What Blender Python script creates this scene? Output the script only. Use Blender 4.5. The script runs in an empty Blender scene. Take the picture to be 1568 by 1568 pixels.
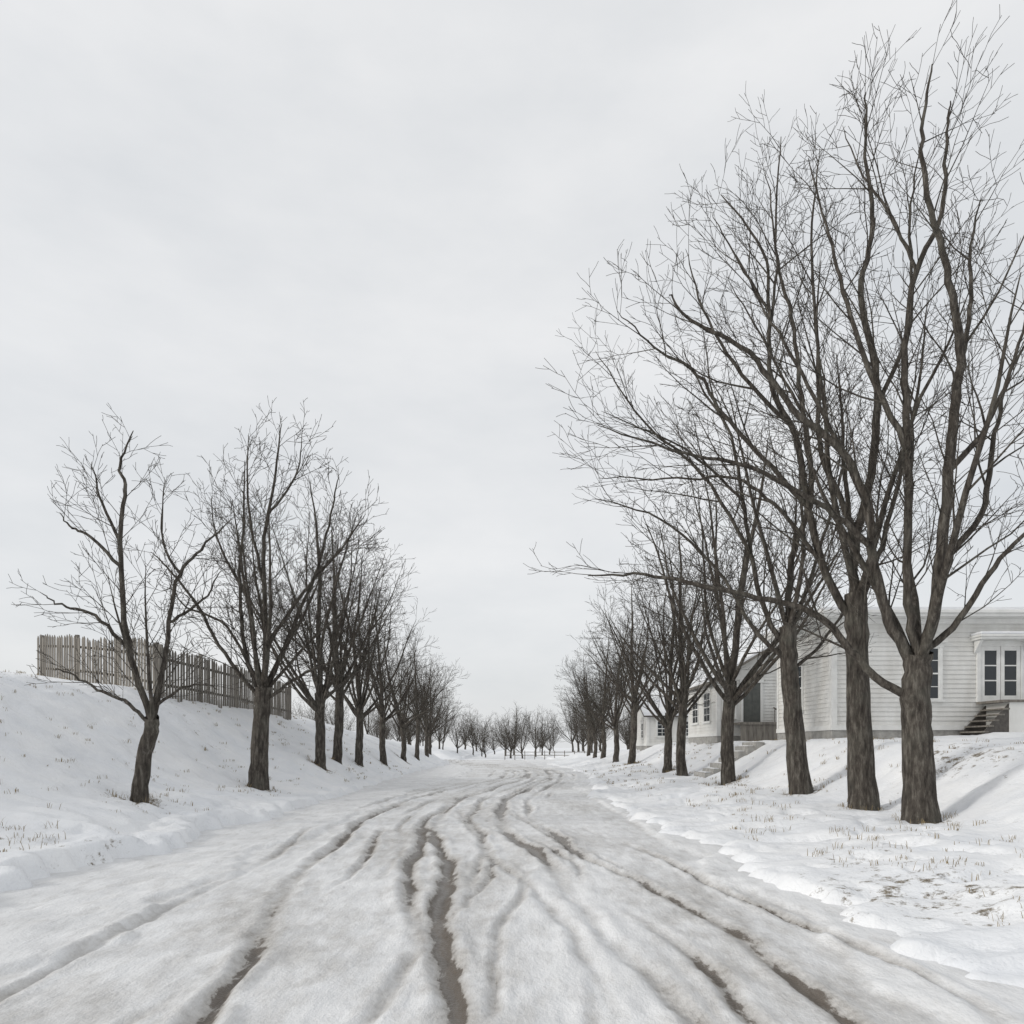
import bpy, math, random
import numpy as np
from mathutils import Vector, Matrix, noise
R = math.radians
scene = bpy.context.scene
col = scene.collection
HZ = 1145.0; F = 1100.0; EYE = 1.6

def ss(a, b, v):
    t = min(1.0, max(0.0, (v - a) / (b - a))); return t * t * (3 - 2 * t)
def nz(x, y, z=0.0): return noise.noise(Vector((x, y, z)))

# ------------------------------------------------------------------ materials
def mat(name):
    m = bpy.data.materials.new(name); m.use_nodes = True
    nt = m.node_tree; b = nt.nodes["Principled BSDF"]
    return m, nt, b
def node(nt, t, **kw):
    n = nt.nodes.new(t)
    for k, v in kw.items():
        if k in n.inputs.keys(): n.inputs[k].default_value = v
        else: setattr(n, k, v)
    return n
def ramp(nt, fac, stops):
    r = nt.nodes.new("ShaderNodeValToRGB")
    el = r.color_ramp.elements
    while len(el) < len(stops): el.new(0.5)
    for e, (p, c) in zip(el, stops):
        e.position = p; e.color = (*c, 1)
    nt.links.new(fac, r.inputs["Fac"]); return r.outputs["Color"]
def coords(nt, scale=(1, 1, 1)):
    tc = nt.nodes.new("ShaderNodeTexCoord"); mp = nt.nodes.new("ShaderNodeMapping")
    mp.inputs["Scale"].default_value = scale
    nt.links.new(tc.outputs["Object"], mp.inputs["Vector"]); return mp.outputs["Vector"]
def nse(nt, vec, scale, detail=4, rough=0.6):
    n = nt.nodes.new("ShaderNodeTexNoise")
    n.inputs["Scale"].default_value = scale; n.inputs["Detail"].default_value = detail
    n.inputs["Roughness"].default_value = rough
    nt.links.new(vec, n.inputs["Vector"]); return n.outputs["Fac"]
def bump(nt, b, h, strength, dist, prev=None):
    n = nt.nodes.new("ShaderNodeBump"); n.inputs["Strength"].default_value = strength
    n.inputs["Distance"].default_value = dist
    nt.links.new(h, n.inputs["Height"])
    if prev is not None: nt.links.new(prev, n.inputs["Normal"])
    nt.links.new(n.outputs["Normal"], b.inputs["Normal"]); return n.outputs["Normal"]
def mixc(nt, fac, a, bb):
    m = nt.nodes.new("ShaderNodeMix"); m.data_type = 'RGBA'
    for s, v in ((0, fac), (6, a), (7, bb)):
        if isinstance(v, (int, float)): m.inputs[s].default_value = v
        elif isinstance(v, tuple): m.inputs[s].default_value = (*v, 1)
        else: nt.links.new(v, m.inputs[s])
    return m.outputs[2]

def simple(name, c1, c2, scale=4, rough=0.7, bs=0.3, bd=0.01, stretch=(1, 1, 1)):
    m, nt, b = mat(name)
    v = coords(nt, stretch)
    f = nse(nt, v, scale)
    nt.links.new(ramp(nt, f, [(0.3, c1), (0.7, c2)]), b.inputs["Base Color"])
    b.inputs["Roughness"].default_value = rough
    bump(nt, b, nse(nt, v, scale * 5), bs, bd)
    return m
def snow_mat(name, patch=True):
    m, nt, b = mat(name)
    v = coords(nt)
    f = nse(nt, v, 0.7, 6, 0.62)
    c = ramp(nt, f, [(0.3, (0.72, 0.74, 0.77)), (0.7, (0.85, 0.855, 0.86))])
    if patch:
        at = node(nt, "ShaderNodeAttribute", attribute_name="bare")
        g = nse(nt, v, 5.0, 8, 0.75)
        ma = node(nt, "ShaderNodeMath", operation='MULTIPLY_ADD')
        nt.links.new(at.outputs["Fac"], ma.inputs[0]); ma.inputs[1].default_value = 0.55
        nt.links.new(g, ma.inputs[2])
        k = ramp(nt, ma.outputs[0], [(0.76, (0, 0, 0)), (0.86, (1, 1, 1))])
        soil = ramp(nt, nse(nt, v, 30, 3), [(0.3, (0.09, 0.072, 0.05)), (0.7, (0.25, 0.21, 0.15))])
        c = mixc(nt, k, c, soil)
    nt.links.new(c, b.inputs["Base Color"])
    b.inputs["Roughness"].default_value = 0.6
    b.inputs["Specular IOR Level"].default_value = 0.25
    n1 = bump(nt, b, nse(nt, v, 2.2, 5, 0.6), 0.65, 0.10)
    bump(nt, b, nse(nt, v, 26, 3, 0.6), 0.45, 0.015, n1)
    return m
M_snow = snow_mat("snow_ground")
M_roofsnow = snow_mat("roof_snow", False)
def road_mat():
    m, nt, b = mat("slush_road")
    at = node(nt, "ShaderNodeAttribute", attribute_name="mud")
    v = coords(nt, (1, 0.4, 1)); v2 = coords(nt)
    f = nse(nt, v, 4.5, 8, 0.72)
    ma = node(nt, "ShaderNodeMath", operation='MULTIPLY_ADD')
    nt.links.new(at.outputs["Fac"], ma.inputs[0]); ma.inputs[1].default_value = 0.6
    nt.links.new(f, ma.inputs[2])
    snow = ramp(nt, nse(nt, v2, 1.3, 5), [(0.3, (0.64, 0.645, 0.65)), (0.7, (0.79, 0.795, 0.80))])
    k1 = ramp(nt, ma.outputs[0], [(0.50, (0, 0, 0)), (1.0, (1, 1, 1))])
    slush = ramp(nt, nse(nt, v2, 14, 4), [(0.3, (0.24, 0.22, 0.195)), (0.7, (0.48, 0.46, 0.43))])
    c = mixc(nt, k1, snow, slush)
    k2 = ramp(nt, ma.outputs[0], [(0.94, (0, 0, 0)), (1.14, (1, 1, 1))])
    c = mixc(nt, k2, c, (0.12, 0.10, 0.08))
    nt.links.new(c, b.inputs["Base Color"])
    rr = ramp(nt, ma.outputs[0], [(0.5, (0.6, 0.6, 0.6)), (1.1, (0.3, 0.3, 0.3))])
    nt.links.new(rr, b.inputs["Roughness"])
    b.inputs["Specular IOR Level"].default_value = 0.35
    n1 = bump(nt, b, nse(nt, v, 7, 5, 0.65), 0.6, 0.045)
    bump(nt, b, nse(nt, v2, 40, 3, 0.6), 0.5, 0.014, n1)
    return m
M_road = road_mat()
def bark_mat():
    m, nt, b = mat("bark")
    v = coords(nt, (1, 1, 0.22))
    f = nse(nt, v, 14, 5, 0.7)
    c = ramp(nt, f, [(0.32, (0.025, 0.022, 0.019)), (0.52, (0.08, 0.070, 0.060)), (0.72, (0.20, 0.185, 0.16))])
    c = mixc(nt, ramp(nt, nse(nt, coords(nt), 1.5, 3), [(0.5, (0, 0, 0)), (0.8, (0.5, 0.5, 0.5))]), c, (0.15, 0.15, 0.125))
    nt.links.new(c, b.inputs["Base Color"]); b.inputs["Roughness"].default_value = 0.9
    b.inputs["Specular IOR Level"].default_value = 0.15
    bump(nt, b, f, 1.0, 0.06)
    return m
M_bark = bark_mat()
M_white = simple("white_paint", (0.60, 0.59, 0.56), (0.76, 0.76, 0.74), 1.7, 0.55, 0.15, 0.004, (1, 1, 0.4))
M_trim = simple("trim_paint", (0.66, 0.66, 0.64), (0.78, 0.78, 0.76), 3, 0.5, 0.1, 0.003)
M_wood = simple("weathered_wood", (0.10, 0.09, 0.078), (0.26, 0.24, 0.21), 9, 0.85, 0.6, 0.006, (1, 1, 0.12))
M_dark = simple("dark_wood", (0.05, 0.045, 0.04), (0.11, 0.10, 0.09), 7, 0.8, 0.4, 0.005)
M_door = simple("door_paint", (0.07, 0.075, 0.07), (0.11, 0.115, 0.105), 5, 0.5, 0.1, 0.003)
M_stone = simple("stone", (0.24, 0.235, 0.22), (0.42, 0.41, 0.39), 5, 0.9, 0.7, 0.02)
M_grass = simple("dead_grass", (0.16, 0.12, 0.06), (0.32, 0.25, 0.14), 20, 0.9)
m, nt, b = mat("window_glass"); M_glass = m
b.inputs["Base Color"].default_value = (0.025, 0.03, 0.035, 1); b.inputs["Roughness"].default_value = 0.08
bump(nt, b, nse(nt, coords(nt), 3, 2), 0.08, 0.02)

# ------------------------------------------------------------------ mesh helpers
def mesh_obj(name, verts, faces, material, smooth=False, parent=None):
    me = bpy.data.meshes.new(name)
    me.from_pydata([tuple(v) for v in verts], [], faces)
    me.materials.append(material)
    if smooth: me.polygons.foreach_set("use_smooth", [True] * len(me.polygons))
    me.update()
    o = bpy.data.objects.new(name, me); col.objects.link(o)
    if parent:
        o.parent = parent; o.matrix_parent_inverse = Matrix.Translation(-parent.location)
    return o
class Geo:
    def __init__(s): s.v = []; s.f = []
    def box(s, x0, x1, y0, y1, z0, z1):
        n = len(s.v)
        s.v += [(x0,y0,z0),(x1,y0,z0),(x1,y1,z0),(x0,y1,z0),(x0,y0,z1),(x1,y0,z1),(x1,y1,z1),(x0,y1,z1)]
        s.f += [tuple(n+i for i in q) for q in ((0,3,2,1),(4,5,6,7),(0,1,5,4),(1,2,6,5),(2,3,7,6),(3,0,4,7))]
    def beam(s, a, b, w, h):
        a = Vector(a); b = Vector(b); d = (b-a).normalized()
        u = d.cross(Vector((0,0,1)));
        if u.length < 1e-3: u = Vector((1,0,0))
        u.normalize(); k = u.cross(d)
        n = len(s.v)
        for p in (a, b):
            for su, sk in ((-1,-1),(1,-1),(1,1),(-1,1)):
                s.v.append(tuple(p + u*su*w/2 + k*sk*h/2))
        s.f += [tuple(n+i for i in q) for q in ((0,1,2,3),(7,6,5,4),(0,4,5,1),(1,5,6,2),(2,6,7,3),(3,7,4,0))]
    def poly(s, pts):
        n = len(s.v); s.v += [tuple(p) for p in pts]; s.f.append(tuple(range(n, n+len(pts))))
    def prism(s, pts, off):
        off = Vector(off); n = len(s.v); k = len(pts)
        s.v += [tuple(p) for p in pts] + [tuple(Vector(p)+off) for p in pts]
        s.f.append(tuple(range(n, n+k))); s.f.append(tuple(range(n+2*k-1, n+k-1, -1)))
        for i in range(k):
            j = (i+1) % k; s.f.append((n+j, n+i, n+k+i, n+k+j))
    def wbox(s, face, plane, u0, u1, z0, z1, o0, o1):
        if face == 'S': s.box(u0, u1, plane-o1, plane-o0, z0, z1)
        else: s.box(plane-o1, plane-o0, u0, u1, z0, z1)
    def obj(s, name, material, parent=None, bevel=0):
        o = mesh_obj(name, s.v, s.f, material, False, parent)
        if bevel:
            md = o.modifiers.new("b", 'BEVEL'); md.width = bevel; md.segments = 1
        return o
def empty(name, loc):
    e = bpy.data.objects.new(name, None); e.location = loc; e.empty_display_size = 0.5
    col.objects.link(e); return e

# ------------------------------------------------------------------ terrain
ROAD_L, ROAD_R = -5.55, 3.15
PLy = [-20, 0, 20, 24.5, 32, 46, 66, 116, 200, 400]; PLz = [2.6, 2.9, 3.3, 3.45, 3.6, 3.2, 2.4, 1.2, 0.9, 0.8]
PRy = [-20, 0, 16, 22, 50, 62, 90, 200]; PRz = [0.9, 1.0, 1.55, 1.8, 1.75, 1.4, 0.8, 0.6]
def redge(y): return ROAD_R + 1.3*ss(24, 44, y) - 1.0*ss(52, 72, y) + 2.2*ss(70, 84, y) - 0.35*ss(10, 20, y)*(1-ss(22, 34, y))
def ledge(y): return ROAD_L - 0.8*ss(18, 45, y) + 0.25*ss(6, 3, y) - 1.2*ss(66, 84, y)
def rag(y, s): return 0.50*nz(s, y*0.4, 3)*1.3 + 0.34*nz(s+9, y*1.9, 5) + 0.18*nz(s+4, y*4.6, 5) + 0.06*nz(s+4, y*11, 5)
def base_h(x, y):
    l = ledge(y) + rag(y, 1.0); r = redge(y) + rag(y, 20.0)
    if x > r:
        zt = 0.27 + 0.28*ss(28, 42, y)
        t = ss(r, r+3.4, x)*zt
        P = float(np.interp(y, PRy, PRz))
        h = t + (P - zt)*ss(7.3, 10.4, x + 0.5*nz(3, y*0.22, 4))
        h += 0.012*max(0, min(x-10, 60)) + 0.085*min(1, (x-r)/0.12)
        e = 0.06*math.exp(-((x-r-0.30)/0.32)**2)
    elif x < l:
        zt = 0.42 + 0.75*ss(21, 29, y) - 0.4*ss(55, 80, y)
        P = float(np.interp(y, PLy, PLz))
        t = ss(0, 2.6, l-x)*zt
        k = min(1, max(0, (-x-7.9)/4.9))
        k = 0.55*k + 0.45*k*k*(3-2*k)
        h = t + (P-zt)*k + min(0.75, 0.11*max(0, -x-12.6)) + 0.17*min(1, (l-x)/0.12)
        e = 0.06*math.exp(-((l-x-0.30)/0.32)**2)
    else:
        e = 0; h = -0.14*min(1, min(x-l, r-x)/0.14)
    c = ss(11, 6.5, abs(y-90))
    if c > 0:
        h = h*(1-c) + c*(-0.06); e *= (1-c)
    return h, e
def height(x, y):
    h, e = base_h(x, y)
    if h > -0.02:
        amp = min(1, (h+0.02)/0.2)
        h += amp*(0.07*nz(x*0.8, y*0.8, 7) + 0.03*nz(x*3, y*3, 2)) + amp*0.14*nz(x*0.2, y*0.2, 1)
        if y < 60 and abs(x) < 24:      # wind-cut hollows and old footprints
            q = nz(x*1.0+2*nz(x*.3, y*.3, 5), y*1.7, 31)
            h -= amp*0.10*ss(0.14, 0.34, q)
            q2 = nz(x*2.6, y*3.4, 47)
            h -= amp*0.05*ss(0.28, 0.42, q2)
        e *= max(0, 0.8+1.2*nz(x*1.6, y*1.3, 8)+0.4*nz(x*5, y*5, 8))
    return h + max(0, e)
def grid(name, xs, ys, fn, material, attr=None, afn=None):
    nx, ny = len(xs), len(ys)
    V = np.empty((ny*nx, 3)); A = np.zeros(ny*nx) ; i = 0
    for y in ys:
        for x in xs:
            V[i] = (x, y, fn(x, y))
            if afn: A[i] = afn(x, y)
            i += 1
    idx = np.arange(nx*ny).reshape(ny, nx)
    Fq = np.stack([idx[:-1,:-1], idx[:-1,1:], idx[1:,1:], idx[1:,:-1]], -1).reshape(-1, 4)
    me = bpy.data.meshes.new(name)
    me.vertices.add(len(V)); me.vertices.foreach_set("co", V.ravel())
    me.loops.add(Fq.size); me.loops.foreach_set("vertex_index", Fq.ravel())
    me.polygons.add(len(Fq)); me.polygons.foreach_set("loop_start", np.arange(0, Fq.size, 4))
    me.polygons.foreach_set("use_smooth", [True]*len(Fq))
    me.update(calc_edges=True); me.validate()
    if afn:
        a = me.attributes.new(attr, 'FLOAT', 'POINT'); a.data.foreach_set("value", A)
    me.materials.append(material)
    o = bpy.data.objects.new(name, me); col.objects.link(o); return o
def steps(a, b, s): return list(np.arange(a, b, s))
xs = [-2500,-1200,-600,-300,-160,-90,-60,-42,-32,-27] + steps(-24,-9,0.15) + steps(-9,-7,0.10) + steps(-7,-4.6,0.045) + steps(-4.6,2.0,0.6) + steps(2.0,5.0,0.045) + steps(5.0,6.4,0.09) + steps(6.4,14,0.14) + steps(14,26,0.8) + [30,40,60,100,180,350,700,1300,2500]
ys = [-40,-20,-10,-5,-2,0,1]; y = 2.0
while y < 125: ys.append(y); y += 0.035 + y*0.0075
ys += [130,145,165,190,220,260,320,420,600,900,1400,2200,3500]
RIGHT = [(7.4,13.0),(7.4,15.1),(7.4,18.3),(7.4,24.6),(7.35,31.0),(7.45,34.5),(7.4,44.5)]
LEFT = [(-7.48,14.4),(-7.5,21.2),(-7.5,28.0),(-7.55,30.9),(-7.5,35.2),(-7.5,42.0),(-7.6,50.0)]
TREEPTS = RIGHT + LEFT
def bare(x, y):
    if y > 120: return 0.2
    v = 0.17 + 0.38*nz(x*0.35, y*0.35, 11)
    for (tx, ty) in TREEPTS:
        d2 = (x-tx)**2 + (y-ty)**2
        if d2 < 4: v += 0.6*math.exp(-d2/0.3)
    return v
grid("snow_ground", xs, ys, height, M_snow, "bare", bare)

def meander(y): return -0.75*ss(8, 18, y) + 2.4*ss(20, 42, y) - 9.5*ss(50, 88, y)
# vehicle paths: each is a pair of wheel tracks wandering from side to side
PATHS = [([2,4.2,6.5,11,17,26,40,60,90],[0.75,0.42,0.10,-0.30,-0.25,-0.15,-0.1,0.2,0.1],0.72,1.0,.080,.055),
         ([2,4.2,6.5,10.5,15,24,40,60,90],[1.35,1.32,1.20,0.60,0.40,0.55,0.5,0.8,1.4],0.70,0.75,.060,.04),
         ([2,4.2,7,10,15,25,40,60,90],[-1.0,-1.12,-1.6,-2.0,-2.0,-1.7,-1.4,-1.2,-0.9],0.71,0.85,.070,.05),
         ([2,5,8.5,14,20,30,50],[-2.3,-2.55,-2.75,-2.7,-2.5,-2.3,-2.2],0.70,0.55,.045,.03),
         ([2,5,8,13,22,35,60,90],[2.2,2.15,1.75,1.45,1.1,1.0,1.5,2.4],0.70,0.62,.055,.038),
         ([2,4,7,12,18,30,60,90],[-0.25,-0.35,-0.15,0.35,0.05,-0.6,-0.4,0.0],0.68,0.50,.040,.026),
         ([2,5,9,16,26,45,90],[0.35,0.75,0.95,0.2,-0.5,-0.3,0.5],0.69,0.50,.038,.025),
         ([2,5,9,16,26,45,90],[-1.75,-1.5,-0.9,-0.9,-1.2,-0.8,-0.4],0.70,0.48,.040,.025)]
def road_core(x, y):
    mm = meander(y)*0.5*ss(20, 40, y)
    l = -3.75 + mm + 0.6*nz(3, y*0.4, 9) + 0.26*nz(3, y*1.9, 2) + 0.1*nz(3, y*6, 2); r = 2.7 + 0.8*mm*(1 if y < 60 else .3) + 0.38*nz(8, y*0.5, 9) + 0.2*nz(8, y*2.4, 9)
    r = min(r, redge(y)-.15)
    return ss(l-0.05, l+0.1, x)*ss(r+0.05, r-0.1, x)
def rowinfo(y):
    me_ = meander(y); wa = 1+y/60; out = []
    for k, (py, pxx, g2, M, W, D) in enumerate(PATHS):
        c0 = float(np.interp(y, py, pxx)) + me_ + 0.30*nz(k*7.1, y*0.24, 1)
        for sd in (-1, 1):
            kk = k*2+(sd > 0)
            c = c0 + sd*g2 + 0.06*nz(kk*3.3, y*1.5, 4)+0.025*nz(kk*3.3, y*6, 4); w = W*wa*(1 + 0.6*nz(kk*5.5, y*0.9, 2))
            on = 0.35+0.65*ss(-0.4, 0.25, nz(kk*11.3, y*0.22, 6))
            if M < .7: on = ss(-0.30, 0.2, nz(kk*11.3, y*0.22, 6))
            out.append((c, w, on, M, D, k))
    return out
rowc = {}
def rutinfo(x, y):
    if y not in rowc: rowc[y] = rowinfo(y)
    dep = 0; mud = 0; rid = 0
    for c, w, on, M, D, k in rowc[y]:
        d = abs(x-c)
        if d > 0.6 or on < .01: continue
        g = math.exp(-(d/w)**4)*on
        dep = max(dep, g*D); mud = max(mud, on*math.exp(-(d/(w*1.25))**2)*M)
        rid = max(rid, on*math.exp(-((d-w*2.0)/(w*0.8))**2)*D*0.5*(1+1.6*nz(x*4, y*2.0, k)))
    return dep, mud, rid
cache = {}
def road_h(x, y):
    dep, mud, rid = rutinfo(x, y); core = road_core(x, y)
    h = 0.05*(1-core) - 0.03 + 0.02*nz(x*1.1, y*0.7, 3) + 0.012*nz(x*3.5, y*2.6, 4) + 0.010*nz(x*10, y*8, 5) + 0.02*(1-core)*nz(x*3, y*3, 8)
    h += (-dep + rid)
    m_ = mud + core*(0.15 + 0.5*nz(x*0.8, y*0.35, 14))
    cache[(x, y)] = max(0, min(1, m_))
    return h
rxs = steps(-9.0, 7.2, 0.038)
rys = []; y = 1.0
while y < 97: rys.append(y); y += 0.03 + y*0.009
grid("snowy_road", rxs, rys, road_h, M_road, "mud", lambda x, y: cache[(x, y)])
cxs = steps(-90,-8.9,2.2)+steps(-8.9,7.1,0.25)+steps(7.1,90,2.2)
def cross_m(x, y):
    return 0.12 + 0.4*max(math.exp(-((y-88)/0.4)**2), math.exp(-((y-90.5)/0.4)**2), math.exp(-((y-92.5)/0.3)**2))
grid("cross_street", cxs, steps(84, 96.5, 0.3), lambda x, y: 0.02*nz(x*0.5, y*2, 3)-0.01-(0.08 if -8.85 < x < 7.0 else 0), M_road, "mud", cross_m)

# ------------------------------------------------------------------ trees
class Tubes:
    def __init__(s): s.V = []; s.F = []; s.n = 0
    def add(s, P, rad, sides):
        P = np.asarray(P, float); rad = np.asarray(rad, float); n = len(P)
        T = np.gradient(P, axis=0); T /= np.linalg.norm(T, axis=1)[:, None]+1e-9
        D = P[-1]-P[0]; D = D/(np.linalg.norm(D)+1e-9)
        ref = np.eye(3)[int(np.argmin(np.abs(D)))]
        U = np.cross(T, ref); U /= np.linalg.norm(U, axis=1)[:, None]+1e-9
        W = np.cross(T, U)
        a = np.arange(sides)*2*math.pi/sides
        ring = P[:, None] + rad[:, None, None]*(np.cos(a)[None, :, None]*U[:, None] + np.sin(a)[None, :, None]*W[:, None])
        s.V.append(ring.reshape(-1, 3))
        i = np.arange(n-1)[:, None]*sides; j = np.arange(sides)[None, :]; j2 = (j+1) % sides
        q = np.stack([i+j, i+sides+j, i+sides+j2, i+j2], -1).reshape(-1, 4) + s.n
        s.F.append(q); s.n += n*sides
    def mesh(s, name, material):
        V = np.concatenate(s.V); Fq = np.concatenate(s.F)
        me = bpy.data.meshes.new(name)
        me.vertices.add(len(V)); me.vertices.foreach_set("co", V.ravel())
        me.loops.add(Fq.size); me.loops.foreach_set("vertex_index", Fq.ravel())
        me.polygons.add(len(Fq)); me.polygons.foreach_set("loop_start", np.arange(0, Fq.size, 4))
        me.polygons.foreach_set("use_smooth", [True]*len(Fq))
        me.update(calc_edges=True); me.materials.append(material); return me
def sides_for(r): return 12 if r > .1 else 8 if r > .045 else 5 if r > .018 else 3
def nrm(v): return v/(np.linalg.norm(v)+1e-9)
UP = np.array([0, 0, 1.0])
def grow(T, rng, p, d, L, r, lvl, cfg):
    seg = [0.7, 0.5, 0.4, 0.28, 0.22][lvl]
    n = max(3, int(L/seg)); st = L/n
    pts = [p.copy()]
    w = [0.04, 0.055, 0.085, 0.12, 0.14][lvl]
    for i in range(n):
        d = nrm(d + rng.normal(0, w, 3) + UP*cfg['trop']*(st/0.5)*(1.0 if lvl < 3 else 1.5))
        p = p + d*st; pts.append(p.copy())
    tt = np.linspace(0, 1, n+1)
    rad = np.maximum(r*(1-tt)**0.8*0.9 + r*0.1, cfg['rmin']*0.8)
    T.add(pts, rad, sides_for(r))
    kids(T, rng, np.array(pts), rad, L, lvl, cfg)
def kids(T, rng, pts, rad, L, lvl, cfg, t0=0.18):
    if lvl >= cfg['max']: return
    n = max(1, int(L*cfg['dens'][lvl]*rng.uniform(0.85, 1.15)+0.5))
    cum = np.concatenate([[0], np.cumsum(np.linalg.norm(np.diff(pts, axis=0), axis=1))]); tot = cum[-1]
    phi = rng.uniform(0, 6.28)
    for k in range(n):
        t = t0 + (1-t0)*((k+rng.uniform(0.1, 0.9))/n)
        s_ = t*tot; i = min(len(pts)-2, int(np.searchsorted(cum, s_)-1)); i = max(0, i)
        f = (s_-cum[i])/(cum[i+1]-cum[i]+1e-9)
        p = pts[i]*(1-f)+pts[i+1]*f; d = nrm(pts[i+1]-pts[i]); r0 = rad[i]*(1-f)+rad[i+1]*f
        phi += 2.4 + rng.normal(0, 0.4)
        a = nrm(np.cross(d, UP+np.array([0.01, 0.02, 0]))); bb = np.cross(d, a)
        side = math.cos(phi)*a + math.sin(phi)*bb
        ang = R(rng.uniform(24, 48))
        dd = nrm(math.cos(ang)*d + math.sin(ang)*side)
        if dd[2] < 0.0: dd[2] *= 0.2; dd = nrm(dd)
        l = cfg['len'][lvl+1]*rng.uniform(0.65, 1.2)*(1-0.55*t)
        rr = max(cfg['rmin'], min(r0*0.62, l*0.0095))
        grow(T, rng, p, dd, l, rr, lvl+1, cfg)
def smoothpoly(P, k=5):
    P = np.asarray(P, float); out = []
    n = len(P)
    for i in range(n-1):
        p0 = P[max(i-1, 0)]; p1 = P[i]; p2 = P[i+1]; p3 = P[min(i+2, n-1)]
        for j in range(k):
            t = j/k
            out.append(0.5*((2*p1)+(-p0+p2)*t+(2*p0-5*p1+4*p2-p3)*t*t+(-p0+3*p1-3*p2+p3)*t**3))
    out.append(P[-1]); return np.array(out)
def trunk(T, rng, pts, r0, r1):
    S = smoothpoly(pts, 6); n = len(S); t = np.linspace(0, 1, n)
    rad = r0 + (r1-r0)*t + r0*0.5*np.exp(-t*9)
    S[:, :2] += rng.normal(0, 0.012, (n, 2)); rad *= rng.uniform(0.95, 1.05, n)
    T.add(S, rad, 16)
def shaped_tree(name, loc, depth, base, seed, trunkpx, limbs, r0, r1, cfg, extra=4, H=10, rs=0.72):
    """limb outlines are in survey units of the tree, converted to metres from its trunk base"""
    rng = np.random.default_rng(seed); T = Tubes(); sc = depth/F
    def cv(pl, dy): return [[(a-base[0])*sc, dy[i], (base[1]-b_)*sc] for i, (a, b_) in enumerate(pl)]
    tp = cv(trunkpx, [0]*len(trunkpx)); tp[0][2] = -0.25
    trunk(T, rng, tp, r0, r1)
    top = np.array(tp[-1]); tops = smoothpoly(tp, 6)
    allP = [(p, 9.0) for p in tops]
    for li, (pl, r) in enumerate(limbs):
        r *= rs
        s = rng.uniform(0.04, 0.18) if li % 2 else -rng.uniform(0.0, 0.07)
        P = np.array(cv(pl, [0]*len(pl)))
        q = min(allP, key=lambda e: (e[0][0]-P[0][0])**2 + (e[0][2]-P[0][2])**2)
        P[0] = q[0]; r = min(r, q[1]*0.9); y0 = q[0][1]
        for i in range(1, len(P)):
            P[i][1] = y0 + s*math.hypot(P[i][0]-P[0][0], P[i][2]-P[0][2])
        S = smoothpoly(P, 6); n = len(S)
        S[1:] += rng.normal(0, 0.014, (n-1, 3))
        L = float(np.sum(np.linalg.norm(np.diff(S, axis=0), axis=1)))
        t = np.linspace(0, 1, n); rad = r*((1-t)**0.75*0.9+0.1)
        allP += [(S[i], rad[i]) for i in range(n)]
        T.add(S, rad, sides_for(r)); kids(T, rng, S, rad, L, 1, cfg, 0.1)
    for k in range(extra):
        a = (k+0.5)/extra*math.pi*2 + rng.uniform(-.3, .3)
        el = R(rng.uniform(56, 72)); d = np.array([math.cos(a)*math.cos(el)*0.6, math.sin(a)*math.cos(el), math.sin(el)])
        grow(T, rng, top - np.array([0, 0, rng.uniform(0.05, 0.5)]), nrm(d), H*rng.uniform(0.5, 0.68), r1*0.36, 1, cfg)
    o = bpy.data.objects.new(name, T.mesh(name, M_bark)); o.location = loc; col.objects.link(o); return o
cfgN = dict(trop=0.045, rmin=0.0055, max=4, dens=[0, 1.8, 3.0, 3.8], len=[0, 7, 2.5, 1.1, 0.5])
cfgM = dict(trop=0.05, rmin=0.0075, max=4, dens=[0, 2.0, 3.2, 3.6], len=[0, 6, 2.2, 1.0, 0.45])
NAME = "bare_maple_tree"
def gz(x, y): return height(x, y)
shaped_tree(NAME, (7.4, 13.0, gz(7.4, 13)), 13.0, (1410, 1258), 1,
    [(1410,1258),(1406,1160),(1402,1070),(1406,1000)],
    [([(1402,1020),(1428,930),(1437,800),(1446,660),(1452,560),(1441,490),(1420,410),(1392,320),(1386,240),(1396,150)],.15),
     ([(1404,1025),(1365,950),(1344,850),(1336,760),(1300,680),(1225,610),(1160,520),(1070,465),(1035,420)],.14),
     ([(1404,1010),(1388,900),(1390,720),(1384,560),(1400,420),(1440,330),(1445,220),(1452,160)],.12),
     ([(1400,1075),(1345,1035),(1275,945),(1210,915),(1100,886),(1000,864),(910,862)],.12),
     ([(1412,1005),(1465,950),(1515,870),(1570,810),(1640,740)],.10),
     ([(1440,860),(1500,790),(1530,660),(1560,560),(1620,470)],.09),
     ([(1445,740),(1500,660),(1545,540),(1565,450)],.08),
     ([(1450,600),(1480,480),(1490,370),(1515,290)],.07),
     ([(1338,830),(1270,775),(1150,715),(1050,695),(915,655)],.085),
     ([(1390,700),(1340,560),(1310,420),(1290,300),(1270,180)],.08),
     ([(1300,680),(1235,560),(1180,470),(1130,380)],.06),
     ([(1400,430),(1370,330),(1330,260),(1300,170)],.05)], 0.26, 0.23, cfgN, 3, H=10)
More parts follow.
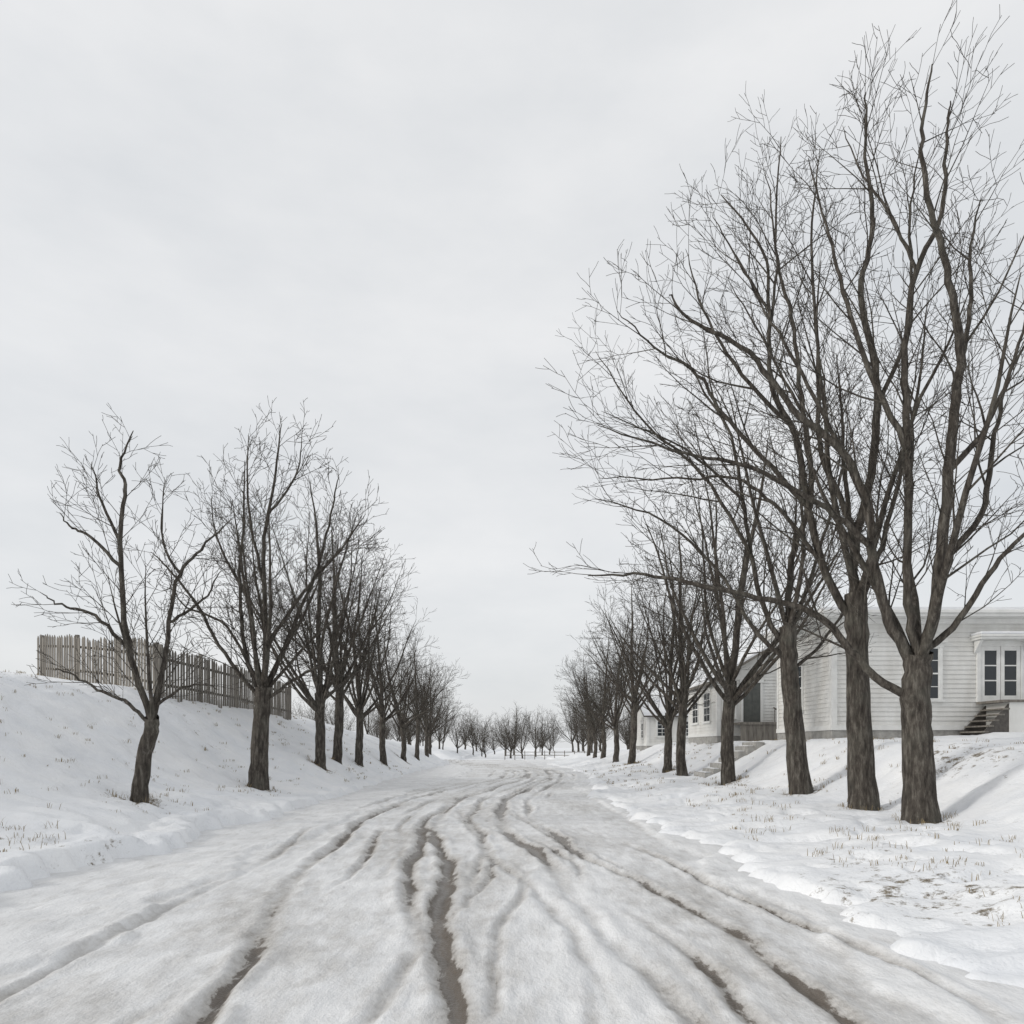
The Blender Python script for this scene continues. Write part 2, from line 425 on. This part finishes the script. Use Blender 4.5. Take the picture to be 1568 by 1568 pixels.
shaped_tree(NAME, (7.4, 15.1, gz(7.4, 15.1)), 15.1, (1322, 1248), 2,
    [(1322,1248),(1314,1120),(1311,1000),(1309,920)],
    [([(1309,940),(1306,850),(1330,720),(1332,600),(1305,480),(1320,380),(1308,280),(1305,190)],.14),
     ([(1309,960),(1268,890),(1245,760),(1232,660),(1200,580),(1200,450),(1195,340),(1130,235)],.13),
     ([(1245,770),(1190,720),(1110,640),(1070,580),(1000,540),(945,490)],.08),
     ([(1309,950),(1350,860),(1390,740),(1440,560),(1460,440)],.10),
     ([(1264,880),(1200,790),(1130,740),(1040,740),(915,740)],.07),
     ([(1232,650),(1150,560),(1090,450),(1065,350)],.07),
     ([(1332,640),(1380,520),(1375,370),(1388,260)],.07),
     ([(1306,820),(1260,700),(1262,560),(1260,350),(1280,190)],.09),
     ([(1200,450),(1150,370),(1105,290)],.05),
     ([(1200,500),(1215,350),(1200,200)],.06)], 0.245, 0.21, cfgN, 3, H=10)
shaped_tree(NAME, (7.4, 18.3, gz(7.4, 18.3)), 18.3, (1230, 1220), 3,
    [(1230,1220),(1218,1120),(1209,1020),(1208,960)],
    [([(1208,970),(1212,860),(1240,760),(1222,620),(1205,500),(1180,400),(1185,240)],.13),
     ([(1208,1000),(1180,950),(1160,860),(1150,760),(1135,650),(1090,560),(1065,500)],.11),
     ([(1208,1015),(1150,960),(1100,880),(1010,800),(910,770)],.09),
     ([(1208,980),(1250,880),(1290,760),(1330,640)],.09),
     ([(1160,840),(1080,720),(990,640),(915,530)],.08),
     ([(1209,1030),(1265,985),(1330,900),(1400,820)],.07),
     ([(1150,760),(1060,680),(925,620)],.06),
     ([(1222,640),(1170,520),(1120,420)],.06)], 0.235, 0.2, cfgN, 3, H=10)
shaped_tree(NAME, (-7.48, 14.4, gz(-7.48, 14.4)), 14.4, (213, 1222), 4,
    [(213,1222),(219,1160),(232,1105),(233,1085)],
    [([(233,1092),(210,1020),(194,940),(188,820),(196,740),(190,700),(210,650)],.10),
     ([(233,1090),(245,1000),(254,870),(290,815),(335,765)],.085),
     ([(230,1098),(200,1065),(150,1040),(105,1015),(85,1012)],.06),
     ([(240,1070),(285,1035),(330,1040)],.05),
     ([(200,985),(150,930),(100,915),(70,895)],.06),
     ([(189,860),(140,810),(105,790),(90,770)],.055),
     ([(188,820),(160,750),(150,700)],.05),
     ([(249,940),(300,900),(325,850)],.05),
     ([(256,860),(230,800),(238,710)],.05)], 0.15, 0.13, dict(cfgN, dens=[0,2.6,3.6,3.9], len=[0,5,1.4,.8,.4]), 3, H=5, rs=.72)
shaped_tree(NAME, (-7.5, 21.2, gz(-7.5, 21.2)), 21.2, (395, 1212), 5,
    [(395,1212),(398,1150),(402,1090),(404,1060)],
    [([(404,1078),(408,960),(405,850),(422,750),(434,660)],.13),
     ([(402,1080),(372,1010),(356,900),(356,780),(352,690)],.11),
     ([(398,1085),(345,1010),(300,930),(260,880),(235,855)],.09),
     ([(405,1078),(438,980),(478,870),(498,770),(506,715)],.10),
     ([(410,1085),(460,1045),(520,1020),(560,1010)],.08),
     ([(408,1000),(460,910),(515,840),(550,780)],.09),
     ([(406,900),(385,800),(387,680)],.08),
     ([(356,900),(315,820),(300,750)],.07),
     ([(400,1070),(350,970),(290,940),(265,905)],.07),
     ([(410,1070),(470,990),(530,935)],.08),
     ([(420,800),(455,740),(465,680)],.06),
     ([(460,910),(500,860),(545,830)],.05)], 0.25, 0.22, dict(cfgM, dens=[0,2.5,3.4,3.6], len=[0,6,2.0,.95,.42]), 5, H=9, rs=.72)

def variant(seed, H, spread, th=0.24, cfg=cfgM, r=0.2):
    rng = np.random.default_rng(seed); T = Tubes()
    h = H*th
    tp = [[0,0,-0.25],[rng.normal(0,.05),rng.normal(0,.05),h*.4],[rng.normal(0,.08),rng.normal(0,.08),h]]
    trunk(T, rng, tp, r, r*0.82); top = np.array(tp[-1])
    n = 13; a0 = rng.uniform(0, 6)
    grow(T, rng, top-UP*0.15, nrm(np.array([rng.normal(0,.06), rng.normal(0,.06), 1])), (H-h)*.93, r*.55, 1, cfg)
    for k in range(n):
        a = a0 + k*2.4; el = R([70, 50, 62, 34, 75, 56, 42, 66, 28, 60, 48, 38, 72][k % 13] + rng.uniform(-5, 5))
        d = np.array([math.cos(a)*math.cos(el), math.sin(a)*math.cos(el), math.sin(el)])
        L = (H-h)*(0.42+0.45*math.sin(el))*spread
        grow(T, rng, top-UP*rng.uniform(0.05, h*0.3), d, L, r*rng.uniform(.26, .38), 1, cfg)
    return T.mesh("maple_variant_%d" % seed, M_bark)
VH = 11.0
variants = [variant(100+i, VH, [0.95, 0.88, 1.0, 0.92][i], [0.27, 0.31, 0.25, 0.33][i]) for i in range(4)]
cfgF = dict(trop=0.05, rmin=0.013, max=3, dens=[0, 1.6, 2.8, 0], len=[0, 6, 2.2, 1.1])
farv = [variant(200+i, VH, 1.05, [0.16, 0.13, 0.19][i], cfgF, 0.17) for i in range(3)]
rnd = random.Random(5)
def place(me, x, y, H, name=NAME, parent=None, rot=None, thick=1.0):
    o = bpy.data.objects.new(name, me); s = H/VH
    o.location = (x, y, gz(x, y)-0.02); o.scale = (s*thick, s*thick, s)
    o.rotation_euler = (rnd.uniform(-.03,.03), rnd.uniform(-.03,.03), rnd.uniform(0, 6.28) if rot is None else rot)
    col.objects.link(o)
    if parent: o.parent = parent
    return o
for i, (x, y, H) in enumerate([(7.4,24.6,13.2),(7.35,31,11.6),(7.45,34.5,11.4),(7.4,44.5,12.2),(7.5,52,11.5),(7.6,60,11),(7.8,68,10.5),(8.2,77,10.5)]):
    place(variants[i % 4], x, y, H)
for i, (x, y, H) in enumerate([(-7.5,28,11.6),(-7.55,30.9,11.2),(-7.5,35.2,10.8),(-7.5,42,10.6),(-7.6,50,10.4),(-7.7,58,10),(-7.8,66,10),(-8.6,75,9.6)]):
    place(variants[(i+2) % 4], x, y, H)
dt = empty("distant_trees", (0, 0, 0))
for i in range(26):
    x = -24 + i*2.0 + rnd.uniform(-1, 1); place(farv[i % 3], x, rnd.uniform(112, 150), rnd.uniform(6.5, 11.5), "tree", dt, None, rnd.uniform(.9, 1.25))
for i in range(70):
    x = rnd.uniform(-120, 130); place(farv[i % 3], x, rnd.uniform(165, 230), rnd.uniform(7, 13), "tree", dt, None, rnd.uniform(.9, 1.3))
for i in range(10):
    place(farv[i % 3], 12+i*4.5+rnd.uniform(-1,1), 108+rnd.uniform(-3, 6), rnd.uniform(9, 11), "tree", dt)
for i in range(10):
    place(farv[i % 3], -12-i*5+rnd.uniform(-1,1), 108+rnd.uniform(-3, 8), rnd.uniform(8, 10), "tree", dt)

# ------------------------------------------------------------------ fences
G = Geo(); fr = random.Random(3)
def fence_run(a, b, sp=0.19):
    L = math.dist(a, b); n = int(L/sp); dx = (b[0]-a[0])/L; dy = (b[1]-a[1])/L
    for i in range(n+1):
        x = a[0]+dx*i*sp; y = a[1]+dy*i*sp; z = gz(x, y)
        h = 1.78 + fr.uniform(-.05, .05); w = 0.062*fr.uniform(.85, 1.1); lean = fr.gauss(0, .012)
        P = []
        for (u, zz) in ((-w, .04), (w, .04), (w, h-.10), (0, h), (-w, h-.10)):
            P.append((x+dx*(u+lean*zz)-dy*-.03, y+dy*(u+lean*zz)-dx*.03, z+zz))
        G.prism(P, (dy*-.022, dx*.022, 0))
    for zz in (0.45, 1.35):
        k = max(1, int(L/2.4))
        for j in range(k):
            p = (a[0]+dx*L*j/k, a[1]+dy*L*j/k); q = (a[0]+dx*L*(j+1)/k, a[1]+dy*L*(j+1)/k)
            G.beam((p[0]-dy*.04, p[1]+dx*.04, gz(*p)+zz), (q[0]-dy*.04, q[1]+dx*.04, gz(*q)+zz), .05, .09)
    k = max(1, int(L/2.4))
    for j in range(k+1):
        x = a[0]+dx*L*j/k-dy*.12; y = a[1]+dy*L*j/k+dx*.12; z = gz(x, y)
        G.box(x-.06, x+.06, y-.06, y+.06, z-.3, z+1.82)
fence_run((-19.1, 29.0), (-12.1, 24.5)); fence_run((-12.05, 24.6), (-11.2, 36.5))
G.obj("picket_fence", M_wood)
G = Geo()
for i in range(11):
    x = -1.0 + i*1.4
    G.box(x-.05, x+.05, 101.0, 101.12, -.2, 1.2)
for zz in (0.5, 0.95): G.box(-1.1, 13.2, 100.93, 100.99, zz, zz+.08)
G.obj("rail_fence", M_wood)

# ------------------------------------------------------------------ houses
def clap(G, face, plane, u0, u1, z0, z1, ztop=None, p=0.155):
    z = z0
    while z < z1-1e-4:
        zb = min(z+p, z1)
        if ztop: a0, a1 = ztop(z); b0, b1 = ztop(zb)
        else: a0, a1, b0, b1 = u0, u1, u0, u1
        def P(u, zz, o): return (u, plane-o, zz) if face == 'S' else (plane-o, u, zz)
        G.poly([P(a0, z, .03), P(a1, z, .03), P(b1, zb, .002), P(b0, zb, .002)])
        G.poly([P(a0, z, .0), P(a1, z, .0), P(a1, z, .03), P(a0, z, .03)])
        z = zb
def window(par, face, plane, u0, u1, z0, z1, cols=2, rows=2, cap=True):
    Gf = Geo(); Gg = Geo(); t = .10
    Gf.wbox(face, plane, u0-t, u0, z0, z1, .0, .07); Gf.wbox(face, plane, u1, u1+t, z0, z1, .0, .07)
    Gf.wbox(face, plane, u0-t-.04, u1+t+.04, z1, z1+.15, .0, .085)
    if cap: Gf.wbox(face, plane, u0-t-.10, u1+t+.10, z1+.15, z1+.20, .0, .16)
    Gf.wbox(face, plane, u0-t-.05, u1+t+.05, z0-.07, z0, .0, .12)
    zm = (z0+z1)/2
    Gf.wbox(face, plane, u0+.04, u1-.04, zm-.025, zm+.025, .034, .060)
    for s in (u0, u1-.04): Gf.wbox(face, plane, s, s+.04, z0, z1, .032, .055)
    Gf.wbox(face, plane, u0+.04, u1-.04, z0, z0+.05, .032, .055); Gf.wbox(face, plane, u0+.04, u1-.04, z1-.045, z1, .032, .055)
    for c in range(1, cols):
        u = u0+(u1-u0)*c/cols; Gf.wbox(face, plane, u-.013, u+.013, z0+.05, z1-.045, .036, .051)
    for r_ in range(1, rows*2):
        if r_ == rows: continue
        z = z0+(z1-z0)*r_/(rows*2); Gf.wbox(face, plane, u0+.04, u1-.04, z-.012, z+.012, .037, .050)
    Gg.wbox(face, plane, u0+.02, u1-.02, z0+.02, z1-.02, .033, .038)
    Gf.obj("window_frame", M_trim, par); Gg.obj("window_glass", M_glass, par)
def shell(par, x0, x1, y0, y1, z0, z1, fz):
    g = Geo(); g.box(x0, x1, y0, y1, z0-1.2, z1); g.obj("wall_core", M_white, par)
    g = Geo(); clap(g, 'S', y0, x0, x1, fz, z1); clap(g, 'W', x0, y0, y1, fz, z1)
    g.obj("clapboard_siding", M_white, par)
    g = Geo()
    g.box(x0-.05, x0+.14, y0-.05, y0-.001, fz, z1); g.box(x0-.05, x0-.001, y0, y0+.14, fz, z1)
    g.box(x0-.05, x0-.001, y1-.14, y1, fz, z1); g.box(x1-.14, x1+.03, y0-.05, y0-.001, fz, z1)
    g.box(x0-.07, x1+.04, y0-.07, y0-.001, fz-.16, fz); g.box(x0-.07, x0-.001, y0, y1, fz-.16, fz)
    g.obj("corner_boards", M_trim, par)
    g = Geo(); g.box(x0-.02, x1+.02, y0-.02, y1+.02, z0-1.2, fz-.16); g.obj("foundation", M_stone, par)
A = empty("white_clapboard_house", (15, 28, 1.9))
x0, x1, y0, y1 = 10.7, 20.5, 24.0, 28.9; fz = 2.35; ez = 5.75
shell(A, x0, x1, y0, y1, 1.8, ez, fz)
g = Geo(); o_ = .5
g.box(x0-.10, x1+.1, y0-.10, y1+.1, ez-.02, ez+.16)
g.box(x0-o_, x1+o_, y0-o_, y1+o_, ez+.16, ez+.26)
g.box(x0-o_-.06, x1+o_+.06, y0-o_-.06, y1+o_+.06, ez+.26, ez+.36); g.obj("cornice", M_trim, A, .01)
g = Geo(); e = o_+.03; zr = ez+.362; ym = (y0+y1)/2; hh = 0.38
c = [(x0-e,y0-e,zr),(x1+e,y0-e,zr),(x1+e,y1+e,zr),(x0-e,y1+e,zr)]; r1_ = (x0+2.6, ym, zr+hh); r2_ = (x1-2.6, ym, zr+hh)
cu = [(a, b_, z+.09) for a, b_, z in c]
for q in ([cu[0],cu[1],r2_,r1_],[cu[1],cu[2],r2_],[cu[2],cu[3],r1_,r2_],[cu[3],cu[0],r1_]): g.poly(q)
for i in range(4): g.poly([c[i], c[(i+1)%4], cu[(i+1)%4], cu[i]])
g.obj("snowy_hip_roof", M_roofsnow, A)
window(A, 'S', y0, 13.15, 14.25, 3.2, 4.95)
window(A, 'S', y0, 18.6, 19.6, 3.25, 4.95)
window(A, 'W', x0, 26.4, 27.6, 2.95, 4.65)
d0, d1 = 15.62, 16.95; dz = 3.12; dt_ = 4.98
g = Geo(); g.wbox('S', y0, d0-.13, d0, dz, dt_, 0, .08); g.wbox('S', y0, d1, d1+.13, dz, dt_, 0, .08)
g.wbox('S', y0, d0-.16, d1+.16, dt_, dt_+.18, 0, .10)
g.wbox('S', y0, d0-.30, d1+.30, dt_+.18, dt_+.26, 0, .55); g.wbox('S', y0, d0-.34, d1+.34, dt_+.26, dt_+.33, 0, .60)
for s in (d0-.22, d1+.12): g.prism([(s, y0-.05, dt_-.25), (s, y0-.05, dt_+.18), (s, y0-.42, dt_+.18)], (.1, 0, 0))
g.obj("door_frame_and_hood", M_trim, A, .006)
g = Geo(); g.box(d0-.34, d1+.34, y0-.60, y0-.03, dt_+.332, dt_+.42); g.obj("hood_snow", M_roofsnow, A, .03)
g = Geo(); gg = Geo(); dm = (d0+d1)/2
for a, b_ in ((d0+.01, dm-.01), (dm+.01, d1-.01)):
    g.wbox('S', y0, a, b_, dz+.02, dz+.22, .032, .06); g.wbox('S', y0, a, b_, dt_-.14, dt_, .032, .06)
    g.wbox('S', y0, a, a+.12, dz+.22, dt_-.14, .032, .06); g.wbox('S', y0, b_-.12, b_, dz+.22, dt_-.14, .032, .06)
    for k in (1, 2): zz = dz+.22+(dt_-.36-dz)*k/3; g.wbox('S', y0, a+.12, b_-.12, zz-.02, zz+.02, .036, .052)
    gg.wbox('S', y0, a+.10, b_-.10, dz+.2, dt_-.12, .033, .042)
g.obj("double_door", M_trim, A); gg.obj("door_glass", M_glass, A)
g = Geo(); g.box(d0+.1, d1+.8, y0-1.3, y0-.07, 1.4, dz-.08); g.obj("stoop_wall", M_white, A)
g = Geo(); g.box(d0-.15, d1+.85, y0-1.36, y0-.075, dz-.078, dz)
n = 6
for i in range(n):
    zt = dz-.08-(i+1)*(dz-.08-1.95)/(n+0.0)
    g.box(d0+.1-(i+1)*.17, d0+.12-i*.17, y0-1.3, y0-.12, zt-.05, zt)
g.obj("stoop_steps", M_wood, A)
g = Geo()
for yy in (y0-1.28, y0-.18): g.prism([(d0+.12, yy, dz-.1), (d0+.12, yy, 1.6), (d0+.1-n*.17, yy, 1.6), (d0+.1-n*.17, yy, 1.85)], (0, .05, 0))
g.obj("stair_stringers", M_dark, A)
B = empty("gabled_clapboard_house", (13, 39, 1.9))
x0, x1, y0, y1 = 10.3, 16.8, 36.0, 41.8; fz = 2.35; ez = 5.0; rz = 6.9; xm = 13.55
shell(B, x0, x1, y0, y1, 1.8, ez, fz)
g = Geo(); clap(g, 'S', y0, x0, x1, ez, rz-.02, lambda z: (x0+(z-ez)/(rz-ez)*(xm-x0), x1-(z-ez)/(rz-ez)*(x1-xm)))
g.prism([(x0, y0+.001, ez), (x1, y0+.001, ez), (xm, y0+.001, rz)], (0, y1-y0, 0)); g.obj("gable_wall", M_white, B)
g = Geo(); gs = Geo(); ov = .35; sl = (rz-ez)/(xm-x0)
for sx, xe in ((-1, x0-ov), (1, x1+ov)):
    zl = rz-abs(xe-xm)*sl
    P = [(xe, y0-ov, zl), (xm, y0-ov, rz), (xm, y0-ov, rz+.14), (xe, y0-ov, zl+.14)]
    g.prism(P, (0, y1-y0+2*ov, 0))
    P = [(xe, y0-ov+.02, zl+.143), (xm, y0-ov+.02, rz+.143), (xm, y0-ov+.02, rz+.25), (xe, y0-ov+.02, zl+.22)]
    gs.prism(P, (0, y1-y0+2*ov-.04, 0))
g.obj("roof_boards", M_wood, B); gs.obj("roof_snow", M_roofsnow, B)
window(B, 'W', x0, 37.2, 38.4, 2.95, 4.5); window(B, 'W', x0, 39.6, 40.8, 2.95, 4.5)
window(B, 'S', y0, 14.2, 15.1, 3.1, 4.5); window(B, 'S', y0, 10.62, 11.12, 3.1, 4.5)
g = Geo(); g.wbox('S', y0, 11.45, 11.57, 2.85, 4.85, 0, .07); g.wbox('S', y0, 12.43, 12.55, 2.85, 4.85, 0, .07); g.wbox('S', y0, 11.4, 12.6, 4.85, 5.0, 0, .09)
g.obj("door_frame", M_trim, B)
g = Geo(); g.wbox('S', y0, 11.57, 12.43, 2.85, 4.85, .032, .05)
for a in (11.66, 12.04):
    for z in (2.98, 3.9): g.wbox('S', y0, a, a+.30, z, z+.75, .05, .062)
g.obj("front_door", M_door, B)
g = Geo(); g.box(11.0, 13.0, 34.6, 35.92, 2.72, 2.84)
g.box(11.05, 12.95, 34.66, 34.72, 1.4, 2.72)
for k in range(6): g.box(13.0+k*.24, 13.26+k*.24, 34.7, 35.7, 2.62-k*.15, 2.67-k*.15)
for yy in (34.66, 35.72):
    g.beam((13.0, yy, 3.6), (14.5, yy, 2.65), .05, .07); g.beam((13.0, yy, 2.6), (14.5, yy, 1.7), .05, .22)
    for k in range(9): g.box(13.05+k*.17, 13.08+k*.17, yy-.015, yy+.015, 2.6-k*.105, 3.58-k*.105)
g.obj("porch", M_wood, B)
C = empty("small_cottage", (11, 54, 1.6))
x0, x1, y0, y1 = 9.6, 13.2, 51.0, 56; fz = 1.9; ez = 3.9; rz = 5.0; ym = 53.5
shell(C, x0, x1, y0, y1, 1.5, ez, fz)
g = Geo(); g.prism([(x0+.001, y0, ez), (x0+.001, y1, ez), (x0+.001, ym, rz)], (x1-x0, 0, 0)); g.obj("gable_wall", M_white, C)
g = Geo(); gs = Geo(); sl = (rz-ez)/2.5; ov = .3
for ye in (y0-ov, y1+ov):
    zl = rz-abs(ye-ym)*sl
    g.prism([(x0-ov, ye, zl), (x0-ov, ym, rz), (x0-ov, ym, rz+.1), (x0-ov, ye, zl+.1)], (x1-x0+2*ov, 0, 0))
    gs.prism([(x0-ov+.02, ye, zl+.103), (x0-ov+.02, ym, rz+.103), (x0-ov+.02, ym, rz+.2), (x0-ov+.02, ye, zl+.18)], (x1-x0+2*ov-.04, 0, 0))
g.obj("roof_boards", M_dark, C); gs.obj("roof_snow", M_roofsnow, C)
window(C, 'S', y0, 10.3, 11.0, 2.4, 3.5); window(C, 'W', x0, 52.3, 53.1, 2.3, 3.4); window(C, 'S', y0, 12.0, 12.7, 2.4, 3.5)
# stone steps let into the bank, rising away from the road
g = Geo(); gsn = Geo(); zprev = 0
for i in range(7):
    xx = 7.5+i*.33
    z = max(gz(xx+a, yy) for a in (0, .17, .34) for yy in (28.0, 28.5, 29.0, 29.5))+.05
    z = max(z, zprev+.12); zprev = z
    g.box(xx, xx+.36, 28.0+.05*math.sin(i*5), 29.6+.05*math.cos(i*3), z-.5, z)
    gsn.box(xx+.12, xx+.33, 28.25, 29.4, z+.002, z+.035)
st = g.obj("stone_steps", M_stone, None, .02); gsn.obj("snow_on_treads", M_roofsnow, st, .012)

# ------------------------------------------------------------------ dead grass poking through the snow
gr = random.Random(11); V = []; Fc = []
def tuft(x, y, n, h):
    z = gz(x, y)
    for _ in range(n):
        a = gr.uniform(0, 6.28); l = h*gr.uniform(.5, 1.1); bx = x+gr.gauss(0, .06); by = y+gr.gauss(0, .06)
        lean = gr.uniform(.2, .9); dx, dy = math.cos(a)*lean*l, math.sin(a)*lean*l; w = .002+.00022*y
        k = len(V); px_, py_ = -math.sin(a)*w, math.cos(a)*w
        V.extend([(bx-px_, by-py_, z-.02), (bx+px_, by+py_, z-.02), (bx+dx*.5+px_*.7, by+dy*.5+py_*.7, z+l*.6), (bx+dx*.5-px_*.7, by+dy*.5-py_*.7, z+l*.6), (bx+dx, by+dy, z+l*.8)])
        Fc.extend([(k, k+1, k+2, k+3), (k+3, k+2, k+4)])
c_ = 0
while c_ < 1500:
    y = 4 + 42*gr.random()**1.3
    x = gr.choice([gr.uniform(3.9, min(12, y*.8+3)), gr.uniform(-min(18, y*.85+2), -6.2)])
    if nz(x*.5, y*.5, 21) < 0.02 and gr.random() < .85: continue
    tuft(x, y, gr.randint(4, 9), gr.uniform(.04, .15)); c_ += 1
for tx, ty in TREEPTS[:10]:
    for _ in range(9):
        a = gr.uniform(0, 6.28); q = gr.uniform(.3, .65); tuft(tx+q*math.cos(a), ty+q*math.sin(a), 6, .16)
mesh_obj("dry_grass", V, Fc, M_grass)

# ------------------------------------------------------------------ light, sky, camera
w = bpy.data.worlds.new("World"); scene.world = w; w.use_nodes = True
nt = w.node_tree; bg = nt.nodes["Background"]
sky = nt.nodes.new("ShaderNodeTexSky"); sky.sky_type = 'NISHITA'; sky.sun_disc = False
SE, SR = R(24), R(255)
sky.sun_elevation = SE; sky.sun_rotation = SR; sky.air_density = 1.0; sky.dust_density = 3.0; sky.ozone_density = 1.0
tc = nt.nodes.new("ShaderNodeTexCoord"); mp = nt.nodes.new("ShaderNodeMapping"); mp.inputs["Scale"].default_value = (1, 1, 2.6)
nt.links.new(tc.outputs["Generated"], mp.inputs["Vector"])
cl = nse(nt, mp.outputs["Vector"], 2.2, 6, 0.55)
cloud = ramp(nt, cl, [(0.3, (7.6, 7.8, 8.0)), (0.7, (9.5, 9.5, 9.5))])
mx = mixc(nt, 0.86, sky.outputs["Color"], cloud)
nt.links.new(mx, bg.inputs["Color"]); bg.inputs["Strength"].default_value = 0.102
sl_ = bpy.data.lights.new("sun", 'SUN'); sl_.energy = 1.5; sl_.angle = R(10); sl_.color = (1, 0.965, 0.91)
so = bpy.data.objects.new("sun", sl_); col.objects.link(so)
d = Vector((math.sin(SR)*math.cos(SE), math.cos(SR)*math.cos(SE), math.sin(SE)))
so.rotation_euler = d.to_track_quat('Z', 'Y').to_euler(); so.location = (0, 0, 30)
cam = bpy.data.cameras.new("camera"); co = bpy.data.objects.new("camera", cam); col.objects.link(co)
co.location = (0, 0, EYE); co.rotation_euler = (R(90), 0, 0)
cam.sensor_width = 36; cam.lens = 36*F/1568; cam.shift_y = (HZ-784)/1568; cam.clip_end = 6000; cam.clip_start = .05
scene.camera = co
scene.view_settings.view_transform = 'Standard'; scene.view_settings.look = 'None'; scene.view_settings.exposure = 0
